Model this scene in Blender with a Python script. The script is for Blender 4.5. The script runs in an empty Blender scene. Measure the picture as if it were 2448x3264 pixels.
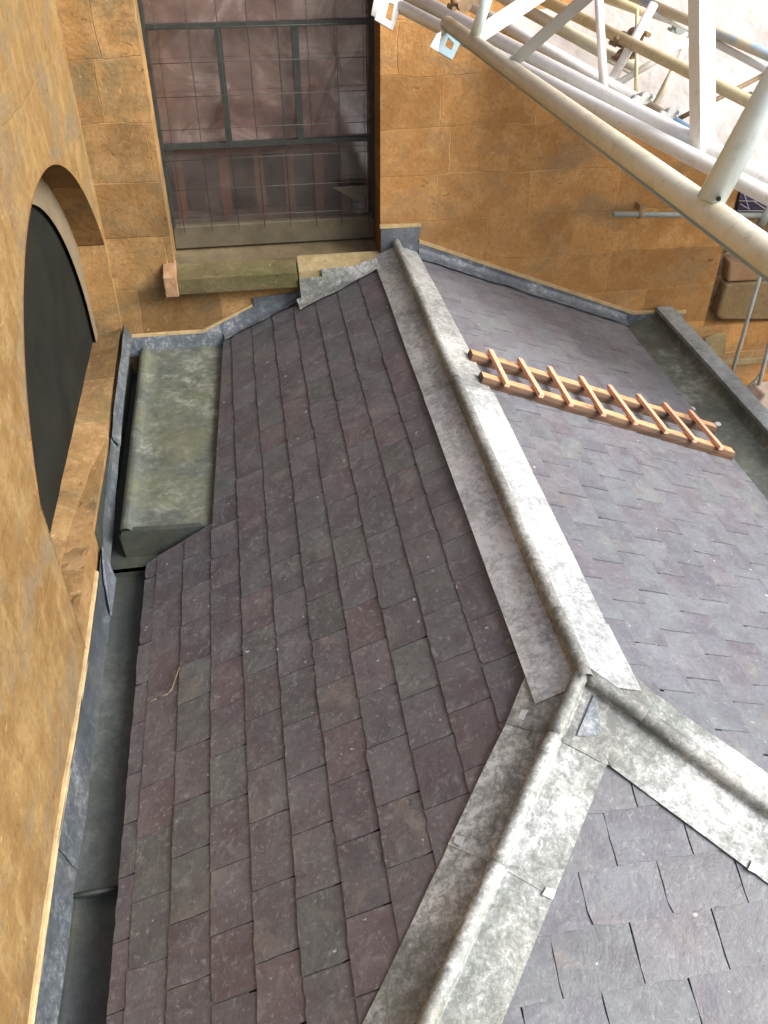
import bpy, bmesh, math, random
from mathutils import Vector, Matrix, noise
random.seed(7)
C = bpy.context.scene
col = C.collection
V = Vector
PI = math.pi

# ------------------------------------------------------------------ camera, world, sun
YAW, PITCH, ROLL, F = 0.156029743, 0.678884919, 0.002741863, 2747.126
_f = V((math.sin(YAW)*math.cos(PITCH), math.cos(YAW)*math.cos(PITCH), -math.sin(PITCH)))
_r0 = V((math.cos(YAW), -math.sin(YAW), 0)); _u0 = _r0.cross(_f)
CR = _r0*math.cos(ROLL) + _u0*math.sin(ROLL)
CU = -_r0*math.sin(ROLL) + _u0*math.cos(ROLL)
cam = bpy.data.cameras.new('camera'); camo = bpy.data.objects.new('camera', cam); col.objects.link(camo)
camo.matrix_world = Matrix(((CR.x, CU.x, -_f.x, 0), (CR.y, CU.y, -_f.y, 0), (CR.z, CU.z, -_f.z, 0), (0, 0, 0, 1)))
cam.sensor_fit = 'VERTICAL'; cam.sensor_height = 32.64; cam.lens = F/100
cam.clip_start = 0.05; cam.clip_end = 500
C.camera = camo

SUN_DIR = V((0.70, -0.42, 0.58)).normalized()
w = bpy.data.worlds.new('World'); C.world = w; w.use_nodes = True
nt = w.node_tree; nt.nodes.clear()
sky = nt.nodes.new('ShaderNodeTexSky'); sky.sky_type = 'NISHITA'; sky.sun_disc = False
sky.sun_elevation = math.asin(SUN_DIR.z); sky.sun_rotation = math.atan2(SUN_DIR.x, SUN_DIR.y)
sky.dust_density = 4.0; sky.air_density = 1.0
bg = nt.nodes.new('ShaderNodeBackground'); bg.inputs[1].default_value = 0.15
ow = nt.nodes.new('ShaderNodeOutputWorld')
nt.links.new(sky.outputs[0], bg.inputs[0]); nt.links.new(bg.outputs[0], ow.inputs[0])
sl = bpy.data.lights.new('sun', 'SUN'); sl.energy = 2.8; sl.angle = math.radians(35); sl.color = (1, .985, .975)
so = bpy.data.objects.new('sun', sl); col.objects.link(so)
so.rotation_euler = SUN_DIR.to_track_quat('Z', 'Y').to_euler()
C.view_settings.view_transform = 'Standard'; C.view_settings.look = 'None'
C.view_settings.gamma = 1.0; C.view_settings.use_curve_mapping = False
C.view_settings.exposure = 1.05
C.render.engine = 'CYCLES'

# ------------------------------------------------------------------ picking helpers
def ray(px, py): return _f + CR*((px-1224)/F) - CU*((py-1632)/F)
def pk(n, p0, px, py):
    n = V(n); d = ray(px, py); return d*(n.dot(V(p0))/n.dot(d))
def py_(y, px, q): return pk((0, 1, 0), (0, y, 0), px, q)
def at(px, q, z): return ray(px, q)*z

# ------------------------------------------------------------------ materials
def newmat(name):
    m = bpy.data.materials.new(name); m.use_nodes = True
    t = m.node_tree; b = t.nodes['Principled BSDF']; return m, t, b
class N:
    def __init__(s, t): s.t = t; s.c = t.nodes.new('ShaderNodeTexCoord').outputs['Object']
    def n(s, typ, **k):
        o = s.t.nodes.new(typ)
        for a, b in k.items(): setattr(o, a, b)
        return o
    def link(s, a, b): s.t.links.new(a, b)
    def mapping(s, scale=(1, 1, 1), src=None, rot=(0, 0, 0)):
        m = s.n('ShaderNodeMapping'); m.inputs['Scale'].default_value = scale; m.inputs['Rotation'].default_value = rot
        s.link(src or s.c, m.inputs[0]); return m.outputs[0]
    def noise(s, scale, detail=4, rough=.6, src=None, dist=0):
        o = s.n('ShaderNodeTexNoise'); o.inputs['Scale'].default_value = scale; o.inputs['Detail'].default_value = detail
        o.inputs['Roughness'].default_value = rough; o.inputs['Distortion'].default_value = dist
        s.link(src or s.c, o.inputs['Vector']); return o.outputs['Fac']
    def ramp(s, fac, stops):
        r = s.n('ShaderNodeValToRGB'); e = r.color_ramp.elements
        while len(e) < len(stops): e.new(.5)
        for i, (p, c) in enumerate(stops):
            e[i].position = p; e[i].color = (*c, 1) if not isinstance(c, (int, float)) else (c, c, c, 1)
        s.link(fac, r.inputs[0]); return r.outputs[0]
    def mix(s, f, a, b, mode='MIX'):
        m = s.n('ShaderNodeMix', data_type='RGBA', blend_type=mode)
        for i, v in ((0, f), (6, a), (7, b)):
            if isinstance(v, (int, float)): m.inputs[i].default_value = v
            elif isinstance(v, tuple): m.inputs[i].default_value = (*v, 1)
            else: s.link(v, m.inputs[i])
        return m.outputs[2]
    def bump(s, h, strength, dist, b, prev=None):
        o = s.n('ShaderNodeBump'); o.inputs['Strength'].default_value = strength; o.inputs['Distance'].default_value = dist
        s.link(h, o.inputs['Height']); s.link(o.outputs[0], b.inputs['Normal']); return o

def stone(name, axis, base, dark, light, grey, bw=.62, bh=.27, mortar=.010, mscale=1.0, jm=.5, off=(0, 0, 0), tv=1.0, streak=False):
    if bw > 5: off = (4.5, 4.5, 0)
    m, t, b = newmat(name); q = N(t)
    sep = q.n('ShaderNodeSeparateXYZ'); q.link(q.c, sep.inputs[0])
    cmb = q.n('ShaderNodeCombineXYZ')
    q.link(sep.outputs[axis], cmb.inputs[0]); q.link(sep.outputs[2], cmb.inputs[1])
    # wobble joints
    wob = q.n('ShaderNodeTexNoise'); wob.inputs['Scale'].default_value = 5; wob.inputs['Detail'].default_value = 5; q.link(q.c, wob.inputs['Vector'])
    vs = q.n('ShaderNodeVectorMath', operation='SCALE'); q.link(wob.outputs['Color'], vs.inputs[0]); vs.inputs['Scale'].default_value = .05
    va = q.n('ShaderNodeVectorMath', operation='ADD'); q.link(cmb.outputs[0], va.inputs[0]); q.link(vs.outputs[0], va.inputs[1])
    vb = q.n('ShaderNodeVectorMath', operation='ADD'); q.link(va.outputs[0], vb.inputs[0]); vb.inputs[1].default_value = off
    br = q.n('ShaderNodeTexBrick'); br.offset = .43; br.squash = 1.35; br.squash_frequency = 3
    br.inputs['Scale'].default_value = 1; br.inputs['Brick Width'].default_value = bw; br.inputs['Row Height'].default_value = bh
    br.inputs['Mortar Size'].default_value = mortar*.35; br.inputs['Mortar Smooth'].default_value = .6
    br.inputs['Color1'].default_value = (.0, .0, .0, 1); br.inputs['Color2'].default_value = (1, 1, 1, 1); br.inputs['Mortar'].default_value = (.5, .5, .5, 1)
    q.link(vb.outputs[0], br.inputs['Vector'])
    n1 = q.noise(1.7, 6, .62, dist=.4); n2 = q.noise(7, 7, .68, dist=.3); n3 = q.noise(45, 4, .7)
    c = q.mix(q.ramp(n1, [(.35, 0), (.65, 1)]), dark, base)
    c = q.mix(q.ramp(n2, [(.45, 0), (.75, 1)]), c, light)
    tone = q.mix(br.outputs['Color'], (1-.24*tv, 1-.25*tv, 1-.26*tv), (1+.16*tv, 1+.15*tv, 1+.13*tv))
    c = q.mix(1.0, c, tone, 'MULTIPLY')
    if streak:
        ns = q.noise(3.2, 6, .65, q.mapping((1, 1.6, .28)), .8)
        c = q.mix(q.ramp(ns, [(.50, 0), (.66, .75)]), c, dark)
        ns2 = q.noise(5, 6, .65, q.mapping((1, 1.6, .3), rot=(.2, 0, 0)), .6)
        c = q.mix(q.ramp(ns2, [(.56, 0), (.70, .6)]), c, light)
    n4 = q.noise(2.6, 5, .6, q.mapping((1, 1, 1.6)), .6)
    c = q.mix(q.ramp(n4, [(.50, 0), (.66, .75)]), c, grey)
    c = q.mix(q.ramp(n3, [(.34, .35), (.52, 0)]), c, tuple(x*.55 for x in dark))
    pits = q.noise(16, 4, .65, q.mapping((1, 1, 1.6)), 1.0)
    c = q.mix(q.ramp(q.noise(21, 4, .6), [(.66, 0), (.74, .55)]), c, tuple(min(1, x*1.35) for x in light))
    c = q.mix(q.ramp(pits, [(.28, .75), (.36, 0)]), c, tuple(x*.4 for x in dark))
    jn = q.noise(3.1, 3)
    mf = q.n('ShaderNodeMath', operation='MULTIPLY'); q.link(br.outputs['Fac'], mf.inputs[0]); q.link(q.ramp(jn, [(.35, 0), (.65, jm)]), mf.inputs[1])
    jc = q.mix(q.ramp(q.noise(2.2, 2), [(.4, 0), (.6, 1)]), tuple(x*.5 for x in dark), tuple(min(1, x*1.25+.03) for x in light))
    c = q.mix(mf.outputs[0], c, jc)
    q.link(c, b.inputs['Base Color']); b.inputs['Roughness'].default_value = .9; b.inputs['Specular IOR Level'].default_value = .15
    hsum = q.n('ShaderNodeMath', operation='SUBTRACT'); q.link(n2, hsum.inputs[0])
    hm = q.n('ShaderNodeMath', operation='MULTIPLY'); q.link(br.outputs['Fac'], hm.inputs[0]); hm.inputs[1].default_value = .35
    q.link(hm.outputs[0], hsum.inputs[1])
    hb = q.n('ShaderNodeMath', operation='MULTIPLY_ADD'); q.link(n3, hb.inputs[0]); hb.inputs[1].default_value = .25; q.link(hsum.outputs[0], hb.inputs[2])
    q.bump(hb.outputs[0], .55, .02, b)
    return m
M_BACK = stone('sandstone_ashlar', 0, (.40, .215, .078), (.29, .152, .055), (.48, .295, .125), (.23, .160, .088), bw=.56, bh=.265, jm=.75)
M_PIER = stone('weathered_pier_stone', 0, (.29, .165, .062), (.155, .100, .044), (.34, .225, .11), (.125, .105, .058), bw=.48, bh=.31, jm=.8, tv=1.3)
M_LEFT = stone('sandstone_smooth', 1, (.235, .152, .060), (.170, .100, .038), (.30, .212, .095), (.165, .135, .090), bw=1.3, bh=.42, mortar=.006, jm=.7, tv=.3, streak=True)
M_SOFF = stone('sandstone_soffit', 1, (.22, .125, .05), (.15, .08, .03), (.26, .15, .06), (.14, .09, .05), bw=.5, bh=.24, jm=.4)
M_RUB = stone('rubble_stone', 0, (.22, .15, .09), (.12, .08, .045), (.30, .21, .12), (.17, .13, .10), bw=.3, bh=.17, mortar=.03, jm=.9)
M_SILLY = stone('mossy_stone', 0, (.125, .105, .055), (.08, .068, .032), (.18, .15, .085), (.065, .072, .026), bw=9, bh=9, jm=0)
M_CREAM = stone('cream_stone', 0, (.34, .28, .15), (.25, .20, .10), (.44, .36, .21), (.25, .21, .12), bw=9, bh=9, jm=0)
M_PINKST = stone('pink_stone', 0, (.34, .21, .12), (.25, .15, .08), (.40, .27, .17), (.25, .18, .12), bw=9, bh=9, jm=0)

def simple(name, colr, rough=.6, metal=0, var=.25, scale=12, bumpd=.003, spec=.5, dirt=None, dlo=.5, dhi=.75):
    m, t, b = newmat(name); q = N(t)
    n1 = q.noise(scale, 6, .65)
    c = q.mix(q.ramp(n1, [(.3, 0), (.7, 1)]), tuple(x*(1-var) for x in colr), tuple(min(1, x*(1+var)) for x in colr))
    if dirt: c = q.mix(q.ramp(q.noise(scale*.35, 6, .65, dist=.5), [(dlo, 0), (dhi, 1)]), c, dirt)
    q.link(c, b.inputs['Base Color']); b.inputs['Roughness'].default_value = rough; b.inputs['Metallic'].default_value = metal
    b.inputs['Specular IOR Level'].default_value = spec
    if bumpd: q.bump(q.noise(scale*3, 4), .5, bumpd, b)
    return m
M_MORTAR = simple('lime_mortar', (.40, .305, .165), .95, var=.25, scale=20, bumpd=.004, spec=.1)
M_CLIP = simple('new_lead_clip', (.40, .43, .44), .5, var=.15)

def lead(name, dk, mid, lt, lo, hi, sc=9, stain=(.30, .28, .16), sa=.25):
    m, t, b = newmat(name); q = N(t)
    big = q.noise(sc*.22, 5, .6, dist=.6); fine = q.noise(sc*3.6, 10, .80, dist=.5); fine2 = q.noise(sc*10, 6, .78)
    a = q.n('ShaderNodeMath', operation='MULTIPLY_ADD'); q.link(big, a.inputs[0]); a.inputs[1].default_value = .8; a.inputs[2].default_value = -.40
    s1 = q.n('ShaderNodeMath', operation='ADD'); q.link(a.outputs[0], s1.inputs[0]); q.link(fine, s1.inputs[1])
    s2 = q.n('ShaderNodeMath', operation='MULTIPLY_ADD'); q.link(fine2, s2.inputs[0]); s2.inputs[1].default_value = .45; q.link(s1.outputs[0], s2.inputs[2])
    s3 = q.n('ShaderNodeMath', operation='SUBTRACT'); q.link(s2.outputs[0], s3.inputs[0]); s3.inputs[1].default_value = .225
    c = q.ramp(s3.outputs[0], [(lo, dk), ((lo+hi)/2, mid), (hi, lt)])
    c = q.mix(q.ramp(q.noise(sc*.5, 5), [(.5, 0), (.72, sa)]), c, stain)
    q.link(c, b.inputs['Base Color']); b.inputs['Roughness'].default_value = .5; b.inputs['Metallic'].default_value = .0
    b.inputs['Specular IOR Level'].default_value = .5
    h = q.n('ShaderNodeMath', operation='MULTIPLY_ADD'); q.link(q.noise(5, 3), h.inputs[0]); h.inputs[1].default_value = 2.0; q.link(fine2, h.inputs[2])
    q.bump(h.outputs[0], .4, .006, b)
    return m
M_LEAD = lead('patinated_lead', (.115, .13, .12), (.235, .255, .248), (.50, .525, .53), .36, .66, sa=.15)
M_LEADR = lead('white_bloomed_lead', (.17, .185, .19), (.32, .34, .35), (.50, .525, .54), .31, .62, sa=.10)
M_LEADT = lead('grey_cap_lead', (.13, .14, .14), (.255, .27, .265), (.42, .44, .435), .34, .66, sa=.2, stain=(.36, .31, .20))
M_LEADC = lead('weathered_cap_lead', (.11, .12, .115), (.22, .23, .22), (.38, .395, .385), .38, .66, sa=.25, stain=(.30, .27, .20))
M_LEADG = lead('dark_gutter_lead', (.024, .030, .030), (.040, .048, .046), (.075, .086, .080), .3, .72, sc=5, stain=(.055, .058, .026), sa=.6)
M_LEADP = lead('dirty_gutter_lead', (.055, .066, .058), (.095, .108, .094), (.22, .235, .205), .38, .68, sc=2.6, stain=(.17, .17, .085), sa=.6)
M_LEADD = lead('dull_flashing_lead', (.040, .048, .056), (.066, .078, .090), (.17, .19, .205), .38, .74, sc=6, sa=.1)
M_LEADB = lead('blue_flashing_lead', (.065, .080, .098), (.115, .135, .158), (.33, .36, .385), .38, .70, sc=6, stain=(.13, .14, .15), sa=.3)

def slate_mat():
    m, t, b = newmat('welsh_slate'); q = N(t)
    at_ = q.n('ShaderNodeAttribute', attribute_name='tint')
    rn = q.n('ShaderNodeAttribute', attribute_name='rnd')
    sc = q.n('ShaderNodeVectorMath', operation='SCALE'); q.link(rn.outputs['Vector'], sc.inputs[0]); sc.inputs['Scale'].default_value = 9
    ad = q.n('ShaderNodeVectorMath', operation='ADD'); q.link(q.c, ad.inputs[0]); q.link(sc.outputs[0], ad.inputs[1])
    src = ad.outputs[0]
    n1 = q.noise(6, 6, .65, src, .5); n2 = q.noise(22, 8, .72, src, .7); n3 = q.noise(70, 5, .7, src)
    c = q.mix(q.ramp(n1, [(.38, 0), (.62, 1)]), q.mix(1.0, at_.outputs['Color'], (.84, .79, .83), 'MULTIPLY'), q.mix(1.0, at_.outputs['Color'], (1.14, 1.18, 1.16), 'MULTIPLY'))
    c = q.mix(q.ramp(n2, [(.54, 0), (.70, .42)]), c, (.24, .24, .245))
    fs = q.noise(48, 6, .75, src, .4)
    c = q.mix(q.ramp(fs, [(.57, 0), (.66, .5)]), c, (.27, .27, .265))
    dots = q.noise(30, 2, .5, src)
    c = q.mix(q.ramp(dots, [(.73, 0), (.77, .8)]), c, (.42, .42, .41))
    c = q.mix(q.ramp(q.noise(3.4, 5, .6, src, 1.0), [(.58, 0), (.74, .32)]), c, (.24, .20, .15))
    c = q.mix(q.ramp(q.noise(11, 5, .7, q.mapping((2.6, .6, 1), src), 1.4), [(.64, 0), (.74, .4)]), c, (.33, .32, .31))
    sp = q.n('ShaderNodeTexVoronoi'); sp.inputs['Scale'].default_value = 5; q.link(src, sp.inputs['Vector'])
    q_ = q.ramp(sp.outputs['Distance'], [(.016, .6), (.032, 0)])
    c = q.mix(q_, c, (.5, .5, .48))
    c = q.mix(q.ramp(n3, [(.30, .35), (.5, 0)]), c, (.03, .025, .03))
    q.link(c, b.inputs['Base Color']); b.inputs['Specular IOR Level'].default_value = .5
    r = q.ramp(n2, [(.3, .40), (.7, .6)]); q.link(r, b.inputs['Roughness'])
    h = q.n('ShaderNodeMath', operation='MULTIPLY_ADD'); q.link(n1, h.inputs[0]); h.inputs[1].default_value = 2.2; q.link(n2, h.inputs[2])
    q.bump(h.outputs[0], .5, .004, b)
    return m
M_SLATE = slate_mat()

def wood(name, a, b_, rot, bark=False):
    m, t, b = newmat(name); q = N(t)
    g = q.noise(18, 6, .6, q.mapping((.08, 1, 1) if rot == 0 else (1, .08, 1)), .4)
    c = q.mix(q.ramp(g, [(.35, 0), (.65, 1)]), a, b_)
    if bark: c = q.mix(q.ramp(q.noise(6, 5), [(.56, 0), (.66, .8)]), c, (.13, .07, .035))
    q.link(c, b.inputs['Base Color']); b.inputs['Roughness'].default_value = .75; q.bump(g, .4, .003, b); return m
M_RAIL = wood('rough_sawn_timber', (.36, .21, .10), (.54, .34, .18), 0, True)
M_BARK = wood('bark_edge', (.05, .028, .018), (.13, .07, .035), 0)
M_RUNG = wood('fresh_pink_batten', (.62, .29, .18), (.74, .40, .27), 1)

def paint(name, colr, spot, amt=.5, rough=.4, sc=7, blue=None):
    m, t, b = newmat(name); q = N(t)
    n = q.noise(sc, 8, .7, dist=.4)
    fine_ = q.noise(sc*6, 5, .7)
    c = q.mix(q.ramp(n, [(.45, 0), (.7, amt)]), colr, spot)
    c = q.mix(q.ramp(fine_, [(.56, 0), (.70, .45)]), c, tuple(x*.6 for x in spot))
    if blue: c = q.mix(q.ramp(q.noise(2.2, 3, .5), [(.55, 0), (.6, .9)]), c, blue)
    q.link(c, b.inputs['Base Color']); b.inputs['Roughness'].default_value = rough
    q.bump(q.noise(60, 3), .25, .002, b); return m
M_WHITEAL = paint('white_aluminium', (.70, .71, .70), (.58, .52, .40), .5)
M_CREAMAL = paint('dusty_cream_aluminium', (.56, .535, .42), (.40, .36, .24), .75)
M_TEAL = paint('teal_lower_side', (.16, .25, .29), (.34, .37, .33), .6)
M_BLUEAL = paint('pale_blue_grey_paint', (.55, .66, .69), (.66, .72, .73), .6, .3)
M_GREYAL = paint('grey_box_section', (.34, .36, .36), (.22, .23, .23), .6)
M_YELAL = paint('yellowed_galvanised_tube', (.58, .50, .30), (.34, .29, .20), .7)
M_YBAL = paint('blue_banded_tube', (.58, .52, .36), (.40, .36, .26), .6, blue=(.16, .36, .60))
M_GALV = paint('galvanised_pipe', (.27, .31, .30), (.18, .20, .19), .6, .5, 14)
M_RUST = paint('rusty_coupler', (.22, .15, .08), (.10, .07, .05), .8, .7, 30)
M_PLATE = paint('white_end_plate', (.46, .49, .48), (.34, .34, .30), .6)
M_PLATEB = paint('blue_end_plate', (.24, .36, .42), (.36, .42, .43), .6)
M_HOLE = simple('dark_hole', (.01, .01, .01), .9, bumpd=0)
M_IRON = simple('dark_green_iron', (.020, .025, .022), .55, var=.3, scale=30)
M_WIRE = simple('grey_wire', (.06, .06, .055), .6, var=.2)
M_WOODW = simple('olive_painted_rail', (.085, .072, .045), .7, var=.3, scale=6)
M_DARKP = simple('dark_window_panel', (.012, .0135, .0115), .8, var=.35, scale=3, bumpd=.002, spec=.12, dirt=(.020, .020, .013))
M_PALE = simple('pale_rendered_reveal', (.15, .12, .075), .9, var=.15, scale=6)

def sheet_mat():
    m, t, b = newmat('white_sheeting'); q = N(t)
    t.nodes.remove(b); o = t.nodes['Material Output']
    d = q.n('ShaderNodeBsdfDiffuse'); d.inputs[0].default_value = (.92, .92, .91, 1)
    tr = q.n('ShaderNodeBsdfTranslucent'); tr.inputs[0].default_value = (.95, .95, .94, 1)
    mx = q.n('ShaderNodeMixShader'); mx.inputs[0].default_value = .62
    q.link(d.outputs[0], mx.inputs[1]); q.link(tr.outputs[0], mx.inputs[2]); q.link(mx.outputs[0], o.inputs[0])
    bp = q.n('ShaderNodeBump'); bp.inputs['Distance'].default_value = .05; q.link(q.noise(3, 4), bp.inputs['Height'])
    q.link(bp.outputs[0], d.inputs['Normal']); return m
M_SHEET = sheet_mat()
def glass_mat():
    m, t, b = newmat('dusty_glass'); q = N(t)
    t.nodes.remove(b); o = t.nodes['Material Output']
    g = q.n('ShaderNodeBsdfGlossy'); g.inputs['Roughness'].default_value = .08; g.inputs[0].default_value = (.8, .8, .8, 1)
    tr = q.n('ShaderNodeBsdfTransparent'); tr.inputs[0].default_value = (.92, .90, .89, 1)
    df = q.n('ShaderNodeBsdfDiffuse'); df.inputs[0].default_value = (.22, .19, .17, 1)
    m1 = q.n('ShaderNodeMixShader'); m1.inputs[0].default_value = .08; q.link(tr.outputs[0], m1.inputs[1]); q.link(g.outputs[0], m1.inputs[2])
    m2 = q.n('ShaderNodeMixShader'); q.link(q.ramp(q.noise(5, 6, .7), [(.35, .04), (.75, .22)]), m2.inputs[0])
    q.link(m1.outputs[0], m2.inputs[1]); q.link(df.outputs[0], m2.inputs[2]); q.link(m2.outputs[0], o.inputs[0]); return m
M_GLASS = glass_mat()
def pink_mat():
    m, t, b = newmat('blotchy_pink'); q = N(t)
    n = q.noise(3.2, 6, .62, dist=1.5)
    c = q.ramp(n, [(.36, (.070, .028, .022)), (.46, (.14, .062, .052)), (.53, (.21, .125, .115)), (.64, (.40, .33, .32))])
    ln = q.n('ShaderNodeTexWave', wave_type='BANDS', bands_direction='Z'); ln.inputs['Scale'].default_value = 6; ln.inputs['Distortion'].default_value = 1; q.link(q.c, ln.inputs['Vector'])
    c = q.mix(q.ramp(ln.outputs['Fac'], [(.0, .25), (.12, 0)]), c, (.2, .08, .07))
    q.link(c, b.inputs['Base Color']); b.inputs['Roughness'].default_value = .8; return m
M_PINK = pink_mat()
M_REDW = simple('red_brown_board', (.12, .045, .030), .6, var=.35, scale=5)
M_DKIN = simple('dark_interior', (.02, .016, .014), .8, var=.3, scale=4)
M_GROUND = simple('earth_and_gravel', (.20, .17, .13), .95, var=.4, scale=1.2)

# ------------------------------------------------------------------ object helpers
def link(o, parent=None):
    col.objects.link(o)
    if parent: o.parent = parent
    return o
def thing(name, label, cat, loc=(0, 0, 0), group=None):
    o = bpy.data.objects.new(name, None); o.location = loc; link(o)
    o.empty_display_size = .1; o['label'] = label; o['category'] = cat
    if group: o['group'] = group
    return o
def obj(name, bm, mat, parent=None, smooth=False, label=None):
    bmesh.ops.recalc_face_normals(bm, faces=bm.faces[:])
    me = bpy.data.meshes.new(name); bm.to_mesh(me); bm.free()
    if isinstance(mat, (list, tuple)):
        for x in mat: me.materials.append(x)
    else: me.materials.append(mat)
    if smooth:
        for p in me.polygons: p.use_smooth = True
    o = bpy.data.objects.new(name, me); link(o, parent)
    if parent: o.matrix_parent_inverse = Matrix.Translation(parent.location).inverted()
    if label: o['label'] = label
    return o
def tag(o, label, cat, group=None):
    o['label'] = label; o['category'] = cat
    if group: o['group'] = group
    return o
def hexa(bm, p, mi=0):      # 8 points: 4 bottom loop, 4 top loop
    v = [bm.verts.new(x) for x in p]
    for f in ((0, 1, 2, 3), (4, 5, 6, 7), (0, 1, 5, 4), (1, 2, 6, 5), (2, 3, 7, 6), (3, 0, 4, 7)):
        bm.faces.new([v[i] for i in f]).material_index = mi
def box(bm, a, b, mi=0):
    x0, y0, z0 = a; x1, y1, z1 = b
    hexa(bm, [(x0, y0, z0), (x1, y0, z0), (x1, y1, z0), (x0, y1, z0), (x0, y0, z1), (x1, y0, z1), (x1, y1, z1), (x0, y1, z1)], mi)
def tube(bm, a, b, r, seg=20, caps=True, mi=0):
    a = V(a); b = V(b); d = (b-a).normalized(); u = d.orthogonal().normalized(); v = d.cross(u)
    R = [[bm.verts.new(p + u*math.cos(2*PI*i/seg)*r + v*math.sin(2*PI*i/seg)*r) for i in range(seg)] for p in (a, b)]
    for i in range(seg):
        f = bm.faces.new((R[0][i], R[0][(i+1) % seg], R[1][(i+1) % seg], R[1][i])); f.smooth = True; f.material_index = mi
    if caps:
        bm.faces.new(R[0][::-1]).material_index = mi; bm.faces.new(R[1]).material_index = mi
def beam(bm, a, b, wd, ht, up=V((0, 0, 1)), mi=0):
    a = V(a); b = V(b); d = (b-a).normalized(); s = d.cross(up).normalized()*wd/2; t = s.cross(d).normalized()*ht/2
    hexa(bm, [a-s-t, a+s-t, a+s+t, a-s+t, b-s-t, b+s-t, b+s+t, b-s+t], mi)
def prism(bm, pts, off, mi=0):      # extrude polygon by off
    off = V(off); A = [bm.verts.new(V(p)) for p in pts]; B = [bm.verts.new(V(p)+off) for p in pts]; n = len(pts)
    bm.faces.new(A).material_index = mi; bm.faces.new(B[::-1]).material_index = mi
    for i in range(n): bm.faces.new((A[i], B[i], B[(i+1) % n], A[(i+1) % n])).material_index = mi
def bevel(bm, w, seg=2):
    bmesh.ops.bevel(bm, geom=bm.edges[:], offset=w, segments=seg, affect='EDGES', profile=.6)
def nz(p, s=1.0, seed=0): return noise.noise(V(p)*s + V((seed*3.1, seed*1.7, seed)))

# ------------------------------------------------------------------ main dimensions (metres, camera at origin)
P = V((.85525, 1.59325, -2.034375))          # top of the hips
kL, kR, kF = math.tan(math.radians(25.5)), math.tan(math.radians(21)), math.tan(math.radians(21.2))
aL, aR = .803, 1.03
YB = 5.0; XL = -.834
EL1, EL2 = -.306, -.634                       # left eaves: beside the raised box and beside the lower gutter
ER = 2.37
def frame_plane(n): return V(n).normalized()
nL = frame_plane((-kL, 0, 1)); nR = frame_plane((kR, 0, 1)); nF = frame_plane((0, -kF, 1))
# (u along, d down slope)
SL = dict(n=nL, u=V((0, 1, 0)), d=V((-1, 0, -kL)).normalized())
SR = dict(n=nR, u=V((0, 1, 0)), d=V((1, 0, -kR)).normalized())
SF = dict(n=nF, u=V((1, 0, 0)), d=V((0, -1, -kF)).normalized())
def onp(S, u, s, h=0): return P + S['u']*u + S['d']*s + S['n']*h
def picks(S, px, q, h=0):      # pixel -> (u,s) on slope at height h
    X = pk(S['n'], P + S['n']*h, px, q) - P
    return X.dot(S['u']), X.dot(S['d'])

# ------------------------------------------------------------------ ground
bm = bmesh.new(); 
g = [bm.verts.new(p) for p in ((-300, -300, -7.5), (300, -300, -7.5), (300, 300, -7.5), (-300, 300, -7.5))]; bm.faces.new(g)
go = obj('ground', bm, M_GROUND); go['kind'] = 'structure'

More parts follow.
